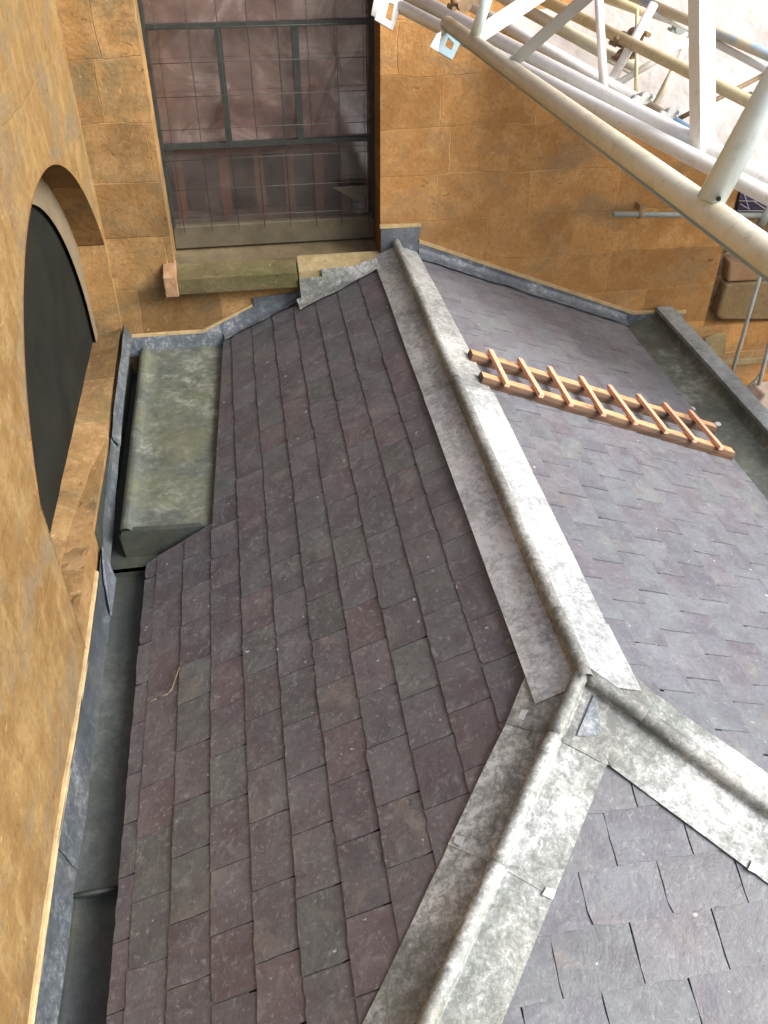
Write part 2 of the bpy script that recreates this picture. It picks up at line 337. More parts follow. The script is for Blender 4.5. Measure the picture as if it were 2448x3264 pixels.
# ------------------------------------------------------------------ slates
def clip(poly, fn):
    out = []
    for i in range(len(poly)):
        a = poly[i]; b = poly[(i+1) % len(poly)]; fa = fn(a); fb = fn(b)
        if fa >= 0: out.append(a)
        if (fa >= 0) != (fb >= 0):
            t = fa/(fa-fb); out.append((a[0]+(b[0]-a[0])*t, a[1]+(b[1]-a[1])*t))
    return out
PAL = [(.088, .083, .093), (.090, .083, .092), (.087, .084, .093), (.085, .086, .093), (.083, .088, .092), (.082, .087, .089), (.090, .085, .092), (.095, .080, .088), (.087, .084, .092), (.089, .086, .095)]
PAL_LIT = [(.085, .089, .102), (.087, .089, .101), (.083, .090, .100), (.088, .089, .100), (.084, .092, .101), (.086, .091, .104)]  # right and front slates: bluer base colour stands in for sky sheen
def slates(name, S, tails, g, wd, offs, urange, clips, parent, jit=.02, dark=1.0, gap=.0042, pal=None, specialclip=None, tailr=.0014):
    bm = bmesh.new()
    ct = bm.loops.layers.float_color.new('tint'); cr = bm.loops.layers.float_color.new('rnd')
    for k, tl in enumerate(tails):
        off = offs[k]
        i0 = int(math.floor((urange[0]-off)/wd))-1; i1 = int(math.ceil((urange[1]-off)/wd))+1
        edges = {i: off + i*wd + random.uniform(-jit, jit) for i in range(i0, i1+2)}
        for i in range(i0, i1+1):
            ua = edges[i]+gap/2; ub = edges[i+1]-gap/2
            sk = random.uniform(-.0015, .0015); tl_ = tl + random.uniform(-.0018, .0018)
            L = g*1.9
            sg = 5
            pts = []
            for j in range(sg+3):      # tail edge
                f = j/(sg+2); pts.append((ua+(ub-ua)*f, tl_ + sk*(f-.5)*2 + random.gauss(0, tailr)*(0 < j < sg+2)))
            for j in range(1, 9): 
                f = j/8; pts.append((ub + random.gauss(0, .0012), tl_ - L*f))
            for j in range(1, 8):
                f = 1-j/8; pts.append((ua + random.gauss(0, .0012), tl_ - L*f))
            if random.random() < .12:     # knocked corner
                pts[0] = (pts[0][0]+.006, pts[0][1]-.004)
            for fn in clips: 
                pts = clip(pts, fn)
                if len(pts) < 3: break
            if specialclip and len(pts) >= 3:
                pts = specialclip(k, tl, (ua+ub)/2, pts)
            if len(pts) < 3: continue
            hh = random.uniform(-.0012, .0016); tw = random.uniform(-.006, .006)
            T = .0045 + random.uniform(-.0005, .0015)
            top = []; bot = []
            for (u, s) in pts:
                x = (tl_-s)/g
                h = .0120 - .0046*x + hh*(1-x*.5) + tw*(u-(ua+ub)/2)
                top.append(bm.verts.new(onp(S, u, s, h))); bot.append(bm.verts.new(onp(S, u, s, h-T)))
            c = random.choice(pal or PAL); q = random.uniform(.91, 1.10)*dark if not pal else random.uniform(.93, 1.07)*dark
            c = (c[0]*q, c[1]*q, c[2]*q, 1); r = (random.random(), random.random(), random.random(), 1)
            fs = [bm.faces.new(top)]
            n = len(pts)
            for j in range(n): fs.append(bm.faces.new((top[j], bot[j], bot[(j+1) % n], top[(j+1) % n])))
            for f in fs:
                for l in f.loops: l[ct] = c; l[cr] = r
    bm.normal_update()
    me = bpy.data.meshes.new(name); 
    # make sure every top face points outwards
    for f in bm.faces:
        if len(f.verts) > 4 and f.normal.dot(S['n']) < 0: f.normal_flip()
    bm.to_mesh(me); bm.free(); me.materials.append(M_SLATE)
    o = bpy.data.objects.new(name, me); link(o, parent)
    o.matrix_parent_inverse = Matrix.Translation(parent.location).inverted()
    return o
roof = thing('slate_roof', 'hipped purple and grey slate roof with pale lead ridge and hips, against orange stone walls', 'roof', (P.x, P.y, P.z-.9))
YF = -.26
cosL, cosR, cosF = SL['d'].x*-1, SR['d'].x, SF['d'].y*-1
ysplit = 3.2
# left slope: inside = behind hip line. hip: x=-aL*t,y=-t -> u=-t, s=aL*t/cosL
hipL = lambda p: p[0] + p[1]*cosL/aL + .03
wallc = lambda p: (YB-P.y-.004) - p[0]
tailsL = [.275] + [.4207+.1455*i for i in range(9)] + [1.648]
def spL(k, tl, uc, pts):
    y = P.y+uc
    if tl > 1.22:
        s1 = lambda p: (1.286-.0457*(p[0]+P.y-3.2255)) - p[1]
        low = lambda p: (3.205 + (p[1]-1.29)*-.2) - (p[0]+P.y)
        if tl < 1.36:
            if y > 3.21: pts = clip(pts, s1)
            return pts
        return clip(pts, low)
    return pts
offL = []
for i in range(len(tailsL)): offL.append(.09 + (.104 if i % 2 == 0 else 0) + random.uniform(-.02, .02))
slates('left_slope_slates', SL, tailsL, .1455, .209, offL, (-1.9, 3.45), [hipL, wallc, lambda p: p[1]-.02], roof, jit=.012, specialclip=spL, dark=1.0)
# right slope
hipR = lambda p: p[0] + p[1]*cosR/aR + .03
tailsR = [.13]+[.286+.1435*i for i in range(10)]
offR = [(.092 if i % 2 == 1 else 0.0) + random.uniform(-.006, .006) for i in range(len(tailsR))]
eR = (ER-P.x)/cosR
tailsR = [t for t in tailsR if t < eR-.02]+[eR]
offR.append(.1)
slates('right_slope_slates', SR, tailsR, .1435, .208, offR, (-1.5, 3.45), [hipR, wallc, lambda p: p[1]-.02, lambda p: eR+.004-p[1]], roof, jit=.008, dark=1.5, gap=.0075, pal=PAL_LIT)  # factor lightens the slates, putting this slope's light into their colour
# front slope: u=x, s down. left hip x=-aL*y => u = -aL*cosF*s ; right u = aR*cosF*s
tailsF = [.24, .38, .522, .6585, .805] + [.95+.148*i for i in range(8)]
tailsF = [t for t in tailsF if t < (P.y-YF)/cosF]
offF = [(.065 if i % 2 == 1 else -.046) for i in range(len(tailsF))]
slates('front_slope_slates', SF, tailsF, .148, .223, offF, (-1.7, 1.7), [lambda p: p[0]+aL*cosF*p[1]+.02, lambda p: aR*cosF*p[1]+.02-p[0], lambda p: p[1]-.03], roof, jit=.01, dark=1.2, tailr=.0022, gap=.0038, pal=PAL_LIT)  # front slates lightened too, sheen carried in their colour
# boarding under the slates
bm = bmesh.new()
def pan(S, pts): 
    prism(bm, [onp(S, u, s, -.012) for u, s in pts], S['n']*-.02)
sEL2 = (P.x-EL2)/cosL - .03
pan(SL, [(YB-P.y, .0), (YB-P.y, 1.15), (1.6, 1.25), (1.56, sEL2), (YF-P.y, sEL2), (-(sEL2)*cosL/aL, sEL2), (0, 0)][:4] + [(-(sEL2)*cosL/aL, sEL2), (0, 0)])
pan(SR, [(YB-P.y, 0), (YB-P.y, eR-.03), (-eR*cosR/aR, eR-.03), (0, 0)])
sF = (P.y-YF)/cosF
pan(SF, [(0, 0), (aR*cosF*sF, sF), (-aL*cosF*sF, sF)])
obj('roof_boarding', bm, simple('old_board', (.022, .02, .019), .9), roof)

# ------------------------------------------------------------------ lead cappings
def capping(name, e, wl, nl, wr, nr, t0, t1, sL0, sL1, sR0, sR1, lift, parent, mat=M_LEAD, rr=.0232, dt=.03, seed=1, mroll=None, capl=None):
    """sheet swept along e: left wing, half-round roll, right wing"""
    up = (nl+nr).normalized(); side = e.cross(up).normalized()
    if side.dot(wl) < 0: side = -side
    n = max(2, int((t1-t0)/dt)); bm = bmesh.new(); rows = []
    for i in range(n+1):
        f = i/n; t = t0+(t1-t0)*f; B = P + e*t
        a = sL0+(sL1-sL0)*f; b = sR0+(sR1-sR0)*f
        a += nz((t*1.6, 0, seed))*.004; b += nz((t*1.6, 9, seed))*.004
        pts = []
        for s in (1, .8, .6, .42, .3): pts.append((B + wl*a*s + nl*(.017+lift+.003*nz((t*7, s*3, seed), 1)), 0))
        hc = .037+lift + .002*nz((t*3, 2, seed), 1); sw = .003*nz((t*2.2, 5, seed), 1)
        pts.append((B + side*(rr*1.0) + up*(.015+lift-abs(nl.dot(side))*rr), 1))
        for k in range(13):
            an = math.radians(-46 + k*(272/12)); pts.append((B + side*(math.cos(an)*rr+sw) + up*(hc+math.sin(an)*rr), 1))
        pts.append((B - side*(rr*1.0) + up*(.015+lift-abs(nr.dot(side))*rr), 1))
        for s in (.3, .42, .6, .8, 1): pts.append((B + wr*b*s + nr*(.017+lift+.003*nz((t*7, -s*3, seed), 1)), 0))
        rows.append([(bm.verts.new(p), m) for p, m in pts])
    for i in range(n):
        for j in range(len(rows[0])-1):
            fc = bm.faces.new((rows[i][j][0], rows[i+1][j][0], rows[i+1][j+1][0], rows[i][j+1][0])); rl = bool(rows[i][j][1] and rows[i][j+1][1]); fc.smooth = rl; fc.material_index = 1 if rl else 0
    me_ = bm
    o = obj(name, bm, [mat, mroll or M_LEADC], parent)
    md = o.modifiers.new('th', 'SOLIDIFY'); md.thickness = .0025; md.offset = -1
    # make sure faces point up
    if o.data.polygons[0].normal.dot(up) < 0: o.data.flip_normals()
    return o
eRg = V((0, 1, 0)); 
ridge_w = dict(wl=SL['d'], nl=nL, wr=SR['d'], nr=nR)
capping('ridge_capping', eRg, t0=-.03, t1=.25, sL0=.15, sL1=.15, sR0=.19, sR1=.19, lift=.013, parent=roof, seed=1, mat=M_LEADR, **ridge_w)
capping('ridge_capping', eRg, t0=.23, t1=1.75, sL0=.15, sL1=.152, sR0=.19, sR1=.19, lift=.0065, parent=roof, seed=2, mat=M_LEADR, **ridge_w)
capping('ridge_capping', eRg, t0=1.72, t1=3.40, sL0=.15, sL1=.15, sR0=.185, sR1=.13, lift=.0035, parent=roof, seed=3, mat=M_LEADT, **ridge_w)
eHL = V((-aL, -1, -kF)).normalized(); eHR = V((aR, -1, -kF)).normalized()
def perp(e, n, away):
    v = e.cross(n).normalized(); return v if v.dot(away) > 0 else -v
wLL = perp(eHL, nL, V((-1, 1, 0))); wLF = perp(eHL, nF, V((1, -1, 0)))
wRF = perp(eHR, nF, V((-1, -1, 0))); wRR = perp(eHR, nR, V((1, 1, 0)))
hl = dict(wl=wLL, nl=nL, wr=wLF, nr=nF); hr = dict(wl=wRF, nl=nF, wr=wRR, nr=nR)
LT = (P.y-YF)*eHL.length/abs(eHL.y)
capping('hip_capping', eHL, t0=-.01, t1=.205, sL0=.17, sL1=.158, sR0=.03, sR1=.157, lift=.0065, parent=roof, seed=4, mat=M_LEADC, **hl)
capping('hip_capping', eHL, t0=.185, t1=.60, sL0=.158, sL1=.158, sR0=.157, sR1=.157, lift=.0035, parent=roof, seed=5, mroll=M_LEAD, **hl)
capping('hip_capping', eHL, t0=.57, t1=LT, sL0=.158, sL1=.158, sR0=.157, sR1=.157, lift=.0008, parent=roof, seed=6, mroll=M_LEAD, **hl)
capping('hip_capping', eHR, t0=.0, t1=.20, sL0=.06, sL1=.174, sR0=.185, sR1=.148, lift=.0050, parent=roof, seed=7, mat=M_LEADC, **hr)
capping('hip_capping', eHR, t0=.18, t1=LT*1.1, sL0=.172, sL1=.172, sR0=.148, sR1=.148, lift=.0018, parent=roof, seed=8, **hr)
bm = bmesh.new(); prism(bm, [onp(SF, *picks(SF, *p, .018), .0165) for p in ((1868, 2190), (1780, 2400), (1860, 2425), (1944, 2428), (2060, 2400))], nF*.0025)
obj('saddle_sheet', bm, M_LEAD, roof)
# crotch patch and folded clips
bm = bmesh.new(); 
prism(bm, [onp(SF, *picks(SF, *p, .026), .026) for p in ((1893, 2215), (1838, 2345), (1872, 2350), (1918, 2338))], nF*.003)
obj('crotch_patch', bm, M_LEADB, roof)
for S, quad in ((SL, ((1453, 2662), (1482, 2668), (1470, 2698), (1446, 2686))), (SF, ((1742, 2828), (1774, 2836), (1762, 2868), (1728, 2852))),
                (SL, ((1662, 2262), (1684, 2262), (1668, 2296), (1650, 2290))), (SF, ((2398, 2742), (2434, 2760), (2420, 2790), (2384, 2772)))):
    bm = bmesh.new(); prism(bm, [onp(S, *picks(S, *p, .024), .0225) for p in quad], S['n']*.002); obj('lead_clip', bm, M_CLIP, roof)

# dry straw lying on the slates at the left
def ribbon(name, S, pts, wd, mat, h=.019):
    bm = bmesh.new(); P3 = [onp(S, *picks(S, *p, h), h) for p in pts]
    for a, b in zip(P3, P3[1:]): tube(bm, a, b, wd, 6)
    return obj(name, bm, mat)
tag(ribbon('dry_stalk', SL, [(468, 2243), (500, 2226), (535, 2212), (548, 2196), (560, 2160), (572, 2126)], .0020, simple('straw', (.17, .13, .07), .8, var=.3)), 'bent yellow dry stalk lying on the lower left slates', 'stalk')

# ------------------------------------------------------------------ roof body below the slates (walls under eaves)
bm = bmesh.new()
box(bm, (-.60, -.2, -7.5), (2.34, 4.999, -2.80))
tag(obj('building_body', bm, M_RUB), 'low rubble stone building carrying the slate roof, mostly hidden under it', 'building')

# ------------------------------------------------------------------ left gutter
def gridsheet(fn, nu, nv, th=.0025):
    bm = bmesh.new(); R = [[bm.verts.new(fn(i/nu, j/nv)) for j in range(nv+1)] for i in range(nu+1)]
    for i in range(nu):
        for j in range(nv):
            f = bm.faces.new((R[i][j], R[i+1][j], R[i+1][j+1], R[i][j+1])); f.smooth = True
    return bm
def lerp_list(L, x):
    for (a, va), (b, vb) in zip(L, L[1:]):
        if x <= b: return va+(vb-va)*(x-a)/(b-a)
    return L[-1][1]
gut = thing('lead_gutter', 'dark lead box gutter running along the foot of the left wall', 'gutter', (-.74, 2, -2.9))
# cross-section: slate-side upstand, floor, wall-side upstand (flashing dressed over)
def mortar_z(y): return lerp_list([(-.5, -2.67), (1.1, -2.656), (1.7, -2.636), (2.2, -2.662), (2.6, -2.665), (3.05, -2.64), (3.32, -2.585), (3.88, -2.51), (4.27, -2.462), (4.75, -2.43), (5.0, -2.42)], y)
def gut_sheet(y0, y1, zf, lift, seed):
    prof = lambda y: [(-.50, -2.765), (-.618, zf+.02), (-.640, zf), (-.70, zf), (-.76, zf+.002), (-.795, zf+.012), (-.812, zf+.045), (-.820, mortar_z(y)-.06)]
    def fn(a, b):
        y = y0+(y1-y0)*a; p = prof(y); k = b*(len(p)-1); i = min(int(k), len(p)-2); f = k-i
        x = p[i][0]*(1-f)+p[i+1][0]*f; z = p[i][1]*(1-f)+p[i+1][1]*f
        return V((x + .003*nz((y*3, b*3, seed)), y, z+lift+.004*nz((y*3, b*4, seed+5))))
    return gridsheet(fn, int((y1-y0)/.04)+2, 21)
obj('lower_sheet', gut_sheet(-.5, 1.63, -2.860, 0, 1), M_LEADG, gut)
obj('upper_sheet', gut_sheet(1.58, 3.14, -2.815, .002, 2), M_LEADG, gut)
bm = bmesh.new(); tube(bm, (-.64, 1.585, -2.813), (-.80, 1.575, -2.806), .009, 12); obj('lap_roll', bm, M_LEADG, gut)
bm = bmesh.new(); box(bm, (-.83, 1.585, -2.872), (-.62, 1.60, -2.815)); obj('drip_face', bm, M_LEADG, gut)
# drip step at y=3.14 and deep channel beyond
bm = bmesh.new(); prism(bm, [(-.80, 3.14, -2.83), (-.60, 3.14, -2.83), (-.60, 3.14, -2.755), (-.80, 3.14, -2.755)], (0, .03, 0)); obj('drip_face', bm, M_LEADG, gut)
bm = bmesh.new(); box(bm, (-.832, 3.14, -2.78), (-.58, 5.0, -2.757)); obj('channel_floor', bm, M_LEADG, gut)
# raised lead covered box
boxt = thing('lead_covered_box', 'raised box covered in stained lead sheet with rounded left edge, beside the arched recess', 'gutter box', (-.5, 4, -2.75))
zt = lambda y: -2.585 - .012*(4.99-y)/1.8
def box_fn(a, b):
    y = 3.215 + (4.985-3.215)*a
    xr = -.2 + (-.31+.2)*0
    prof = [(-.742, -2.76), (-.748, -2.70), (-.752, zt(y)-.02), (-.744, zt(y)+.006), (-.726, zt(y)+.018), (-.706, zt(y)+.018), (-.690, zt(y)+.006), (-.680, zt(y)-.010), (-.5, zt(y)-.008), (-.40, zt(y)-.010), (-.30, zt(y)-.012), (-.24, zt(y)-.014), (-.20, zt(y)-.010)]
    k = b*(len(prof)-1); i = min(int(k), len(prof)-2); f = k-i
    x = prof[i][0]*(1-f)+prof[i+1][0]*f; z = prof[i][1]*(1-f)+prof[i+1][1]*f
    x += .012*(y-4.0)*-.6
    return V((x+.004*nz((y*2, b*2, 3)), y, z+.004*nz((y*2.5, x*6, 8))))
o = obj('lead_top', gridsheet(box_fn, 50, 36), M_LEADP, boxt)
bm = bmesh.new()
nr_ = 14
prev = None
fr = [(-.738, -2.76), (-.742, zt(3.215)-.03), (-.735, zt(3.215)-.006), (-.70, zt(3.215)+.002), (-.5, zt(3.215)-.008), (-.30, zt(3.215)-.012), (-.30, -2.76)]
prism(bm, [(x, 3.216, z) for x, z in fr], (0, .03, 0)); obj('end_face', bm, M_LEADG, boxt)
bm = bmesh.new(); box(bm, (-.60, 3.25, -2.80), (-.16, 4.98, -2.615)); obj('box_core', bm, M_LEADG, boxt)

# ------------------------------------------------------------------ left wall with arched recess
yc, hw, zspring = 3.745, 1.195, -1.89
ar = (hw*hw+.74*.74)/(2*.74); acz = -1.15-ar
def arch_z(y): return acz + math.sqrt(max(0, ar*ar-(y-yc)**2))
lw = thing('left_stone_wall', 'smooth golden sandstone wall on the left with a segmental arched recess', 'wall', (XL-.2, 2, -7.5))
bm = bmesh.new()
Y0 = -2.0; Yb = YB+.0
def q4(pts): bm.faces.new([bm.verts.new(p) for p in pts])
ys = [yc-hw + 2*hw*i/40 for i in range(41)]
zl = -2.47
TOP = 1.5
def wall_x(y, z): return XL + .006*nz((y*1.3, z*1.3, 2)) 
def qs(y0, y1, za0, za1, zb0, zb1, ny, nzv):
    for i in range(ny):
        for j in range(nzv):
            def pt(a, b):
                y = y0+(y1-y0)*a; lo = za0+(za1-za0)*a; hi = zb0+(zb1-zb0)*a; z = lo+(hi-lo)*b
                return (wall_x(y, z), y, z)
            q4([pt(i/ny, j/nzv), pt((i+1)/ny, j/nzv), pt((i+1)/ny, (j+1)/nzv), pt(i/ny, (j+1)/nzv)])
for a, b in zip(ys, ys[1:]): qs(a, b, arch_z(a), arch_z(b), TOP, TOP, 1, 14)
qs(Y0, ys[0], -7.5, -7.5, TOP, TOP, 26, 40)
qs(ys[-1], Yb, -2.44, -2.44, TOP, TOP, 1, 20)
# back and outer body
bmesh.ops.remove_doubles(bm, verts=bm.verts[:], dist=.0008)
obj('wall_face', bm, M_LEFT, lw, smooth=False)
bm = bmesh.new()
box(bm, (XL-.6, Y0, -7.5), (XL-.2, YB+1, TOP)); box(bm, (XL-.2, Y0, -7.5), (XL-.012, ys[0]-.012, TOP-.01))
obj('wall_core', bm, M_LEFT, lw)
bm = bmesh.new(); box(bm, (XL-.16, ys[0]-.01, -7.5), (XL-.003, YB+.1, -2.50)); obj('wall_below_ledge', bm, M_PIER, lw)
XD = -.98
# arch soffit and jambs
bm = bmesh.new()
for a, b in zip(ys, ys[1:]): q4([(XL+.004, a, arch_z(a)), (XL+.004, b, arch_z(b)), (XD-.01, b, arch_z(b)), (XD-.01, a, arch_z(a))])
obj('arch_soffit', bm, M_SOFF, lw)
bm = bmesh.new()
q4([(XL+.004, ys[0], zspring), (XL+.004, ys[0], -2.75), (XD-.01, ys[0], -2.75), (XD-.01, ys[0], zspring)])
bm2 = bm; obj('arch_jamb', bm, M_LEFT, lw)
bm = bmesh.new()
q4([(XL+.004, ys[-1], zspring-.004), (XL+.004, ys[-1], -2.6), (XD-.01, ys[-1], -2.6), (XD-.01, ys[-1], zspring-.004)])
obj('arch_jamb', bm, M_PIER, lw)
# recess back with round headed dark panel
bm = bmesh.new(); NR = 40; hw2, cz2 = 1.115, -2.42
yy = [yc-hw-.02 + (2*hw+.04)*i/80 for i in range(81)]
for a, b in zip(yy, yy[1:]):
    ia = cz2+math.sqrt(max(0, hw2**2-(a-yc)**2)) if abs(a-yc) < hw2 else -2.8
    ib = cz2+math.sqrt(max(0, hw2**2-(b-yc)**2)) if abs(b-yc) < hw2 else -2.8
    q4([(XD, a, ia), (XD, b, ib), (XD, b, -1.0), (XD, a, -1.0)])
obj('recess_back', bm, M_PALE, lw)
bm = bmesh.new(); box(bm, (XD-.05, yc-hw2-.03, -2.8), (XD-.022, yc+hw2+.03, -1.25)); obj('dark_panel', bm, M_DARKP, lw)
# sloping ledge
def ledge(a, b):
    y = (yc-hw) + (YB+.0-(yc-hw))*a; zo = mortar_z(y)+.012; zi = -2.455
    x = XD-.03 + (XL-.002-(XD-.03))*b
    return V((x, y, zi+(zo-zi)*b**1.5 + .006*nz((y*5, x*9, 4))))
M_LEDGE = stone('weathered_ledge', 1, (.27, .165, .07), (.16, .10, .045), (.36, .25, .12), (.105, .095, .045), bw=.75, bh=9, jm=.9, off=(.2, 4.5, 0), tv=1.4)
obj('sloping_ledge', gridsheet(ledge, 60, 8), M_LEDGE, lw)

# ------------------------------------------------------------------ flashings on the left wall
fl = thing('left_wall_flashing', 'blue grey lead flashing with cream mortar pointing along the left wall above the gutter', 'flashing', (XL, 2, -2.7))
def fl_fn(y0, y1, dz, seed, xo):
    def fn(a, b):
        y = y0+(y1-y0)*a; zt_ = mortar_z(y)+dz; zb = max(-2.80, zt_-(.16 if y0 < 3 else .07))
        z = zt_+(zb-zt_)*b
        return V((XL+.008+xo+.010*b+.020*b**3+.006*nz((y*4, b*3, seed)), y, z))
    return fn
obj('lead_strip', gridsheet(fl_fn(-.5, 1.72, 0, 1, .002), 50, 8), M_LEADD, fl)
obj('lead_strip', gridsheet(fl_fn(1.66, 3.12, .004, 2, .006), 40, 8), M_LEADD, fl)
obj('lead_strip', gridsheet(fl_fn(3.12, 3.93, -.012, 3, .003), 24, 8), M_LEADD, fl)
obj('lead_strip', gridsheet(fl_fn(3.90, 4.99, .008, 4, .009), 30, 8), M_LEADD, fl)
bm = bmesh.new(); box(bm, (XL-.002, 3.16, -2.77), (XL+.010, 4.99, -2.54)); obj('channel_lining', bm, M_LEADG, fl)
bm = bmesh.new()
def mort(bm, y0, y1, dz, n):
    for i in range(n):
        a = y0+(y1-y0)*i/n; b = y0+(y1-y0)*(i+1)/n; za = mortar_z(a)+dz; zb = mortar_z(b)+dz
        ta = .013+.010*nz((a*6, 0, 1)); tb = .013+.010*nz((b*6, 0, 1))
        hexa(bm, [(XL-.004, a, za-.004), (XL+.014, a, za-.004), (XL+.014, b, zb-.004), (XL-.004, b, zb-.004), (XL-.004, a, za+ta), (XL+.009, a, za+ta), (XL+.009, b, zb+tb), (XL-.004, b, zb+tb)])
mort(bm, -.5, 3.0, .0, 70); obj('mortar_pointing', bm, M_MORTAR, fl)
bm = bmesh.new()
prism(bm, [(XL+.02, 3.13, -2.60), (XL+.024, 3.0, -2.68), (XL+.05, 2.86, -2.78), (XL+.05, 3.1, -2.78)], (.004, 0, 0)); obj('folded_corner', bm, M_LEADB, fl)

# ------------------------------------------------------------------ back wall with window
bw = thing('back_stone_wall', 'orange sandstone ashlar wall behind the roof, with a leaded window on its left', 'wall', (1.2, YB+.3, -7.5))
WX0, WX1, WZ0 = -.468, .760, -2.18
bm = bmesh.new()
def wq(x0, x1, z0, z1, nx, nzv, bm=bm):
    vs = [[bm.verts.new((x0+(x1-x0)*i/nx, YB + (.006*nz(((x0+(x1-x0)*i/nx)*2.2, (z0+(z1-z0)*j/nzv)*2.2, 1)) if 0 < i < nx and 0 < j < nzv else 0), z0+(z1-z0)*j/nzv)) for j in range(nzv+1)] for i in range(nx+1)]
    for i in range(nx):
        for j in range(nzv): bm.faces.new((vs[i][j], vs[i+1][j], vs[i+1][j+1], vs[i][j+1]))
XR = 3.0
wq(WX1, XR, WZ0, 1.5, 40, 50); wq(WX1, XR, -7.5, WZ0, 40, 60)
obj('wall_face', bm, M_BACK, bw)
bm = bmesh.new(); wq(XL-.02, WX0, WZ0, 1.5, 6, 50, bm); wq(XL-.02, WX1, -7.5, WZ0, 20, 60, bm)
obj('weathered_face', bm, M_PIER, bw, label='darker weathered stonework left of and under the window')
bm = bmesh.new()
box(bm, (XL-.6, YB+.30, -7.5), (WX0-.003, YB+.7, 1.5)); box(bm, (WX1+.003, YB+.10, -7.5), (XR-.005, YB+.7, 1.5)); box(bm, (XL-.6, YB+.06, -7.5), (WX1+.003, YB+.69, WZ0-.05))
obj('wall_core', bm, M_BACK, bw)
# reveals
bm = bmesh.new(); yf = YB+.24
q4([(WX0, YB, WZ0), (WX0, YB, 1.5), (WX0, yf+.1, 1.5), (WX0, yf+.1, WZ0)])
obj('window_reveal', bm, M_PIER, bw)
bm = bmesh.new(); q4([(WX1, YB, WZ0), (WX1, YB, 1.5), (WX1, yf+.1, 1.5), (WX1, yf+.1, WZ0)]); obj('window_reveal', bm, M_SOFF, bw)
bm = bmesh.new(); q4([(XR, YB, -2.66), (XR, YB, 1.5), (XR, YB+.5, 1.5), (XR, YB+.5, -2.66)]); obj('wall_return', bm, M_RUB, bw)
# window
frm = bmesh.new()
box(frm, (WX0, yf-.02, -1.925), (WX0+.02, yf+.03, 1.4)); box(frm, (WX1-.022, yf-.02, -1.925), (WX1, yf+.03, 1.4))
for z in (-.862, -1.463, -.26, .34, .94): box(frm, (WX0+.018, yf-.012, z-.013), (WX1-.02, yf+.02, z+.013))
for z0, z1 in ((-1.45, -.875), (-.849, -.273), (-.247, .33)):
    if z0 < -1: 
        for x in (-.077, .331): box(frm, (x-.018, yf-.010, z0), (x+.018, yf+.018, z1))
win = obj('window', frm, M_IRON, bw)
bm = bmesh.new(); box(bm, (WX0+.01, yf+.022, -1.93), (WX1-.01, yf+.027, 1.35)); obj('glass', bm, M_GLASS, win)
bm = bmesh.new(); box(bm, (WX0, yf-.015, -2.055), (WX1, yf+.04, -1.918)); bevel(bm, .006, 1); obj('bottom_rail', bm, M_WOODW, win)
bm = bmesh.new()      # protective wire mesh in front of the glass
for i in range(8): 
    x = WX0+.075+.158*i; tube(bm, (x+.004*random.uniform(-1, 1), yf-.035, -1.95), (x+.006*random.uniform(-1, 1), yf-.035, 1.35), .0022, 6)
for i in range(18): 
    z = -1.86+.166*i; tube(bm, (WX0+.01, yf-.038, z+.004*random.uniform(-1, 1)), (WX1-.01, yf-.038, z+.006*random.uniform(-1, 1)), .0022, 6)
obj('wire_guard', bm, M_WIRE, win)
bm = bmesh.new()
prism(bm, [(.50, yf-.045, -1.72), (.56, yf-.045, -1.755), (.63, yf-.045, -1.80), (.70, yf-.045, -1.79), (.72, yf-.045, -1.72), (.62, yf-.045, -1.715)], (0, .003, 0))
obj('torn_film', bm, simple('yellowed_film', (.055, .048, .032), .7), win)
# blotchy pink sheet and dark boards set behind the glass
inn = thing('inner_sheet', 'blotchy pink sheet behind the upper panes of the leaded window', 'blind', (.15, yf+.3, -1.0))
bm = bmesh.new(); box(bm, (WX0-.6, yf+.07, -1.50), (WX1+.6, yf+.085, 1.4)); obj('pink_sheet', bm, M_PINK, inn)
bm = bmesh.new()
for a, b_ in (((.40, -1.42), (.56, -1.05)), ((.52, -.95), (.62, -1.3)), ((-.2, -1.40), (-.1, -1.25)), ((-.35, -1.40), (-.25, -1.33))):
    bm = bmesh.new(); prism(bm, [(a[0], yf+.064, a[1]), (a[0]+.03, yf+.064, a[1]), (b_[0]+.02, yf+.064, b_[1]), (b_[0], yf+.064, b_[1])], (0, .004, 0))
    obj('red_strip', bm, M_REDW, inn)
pan_ = thing('inner_panelling', 'dark panelling with red brown uprights behind the lowest panes of the window', 'panelling', (.15, yf+.2, -2.0))
bm = bmesh.new(); box(bm, (WX0-.6, yf+.30, -2.2), (WX1+.6, yf+.32, -1.45)); obj('back_board', bm, M_DKIN, pan_)
bm = bmesh.new(); box(bm, (WX0-.3, yf+.13, -1.56), (WX1+.3, yf+.15, -1.50)); obj('top_rail', bm, M_REDW, pan_)
for x in (-.40, -.13, .08, .26, .44, .60, .72):
    bm = bmesh.new(); box(bm, (x-.028, yf+.15, -2.1), (x+.028, yf+.17, -1.53)); obj('upright', bm, M_REDW, pan_)
bm = bmesh.new(); box(bm, (WX0-.6, yf+.16, -2.2), (WX1+.6, yf+.29, -1.93)); obj('bottom_ledge', bm, M_WOODW, pan_)
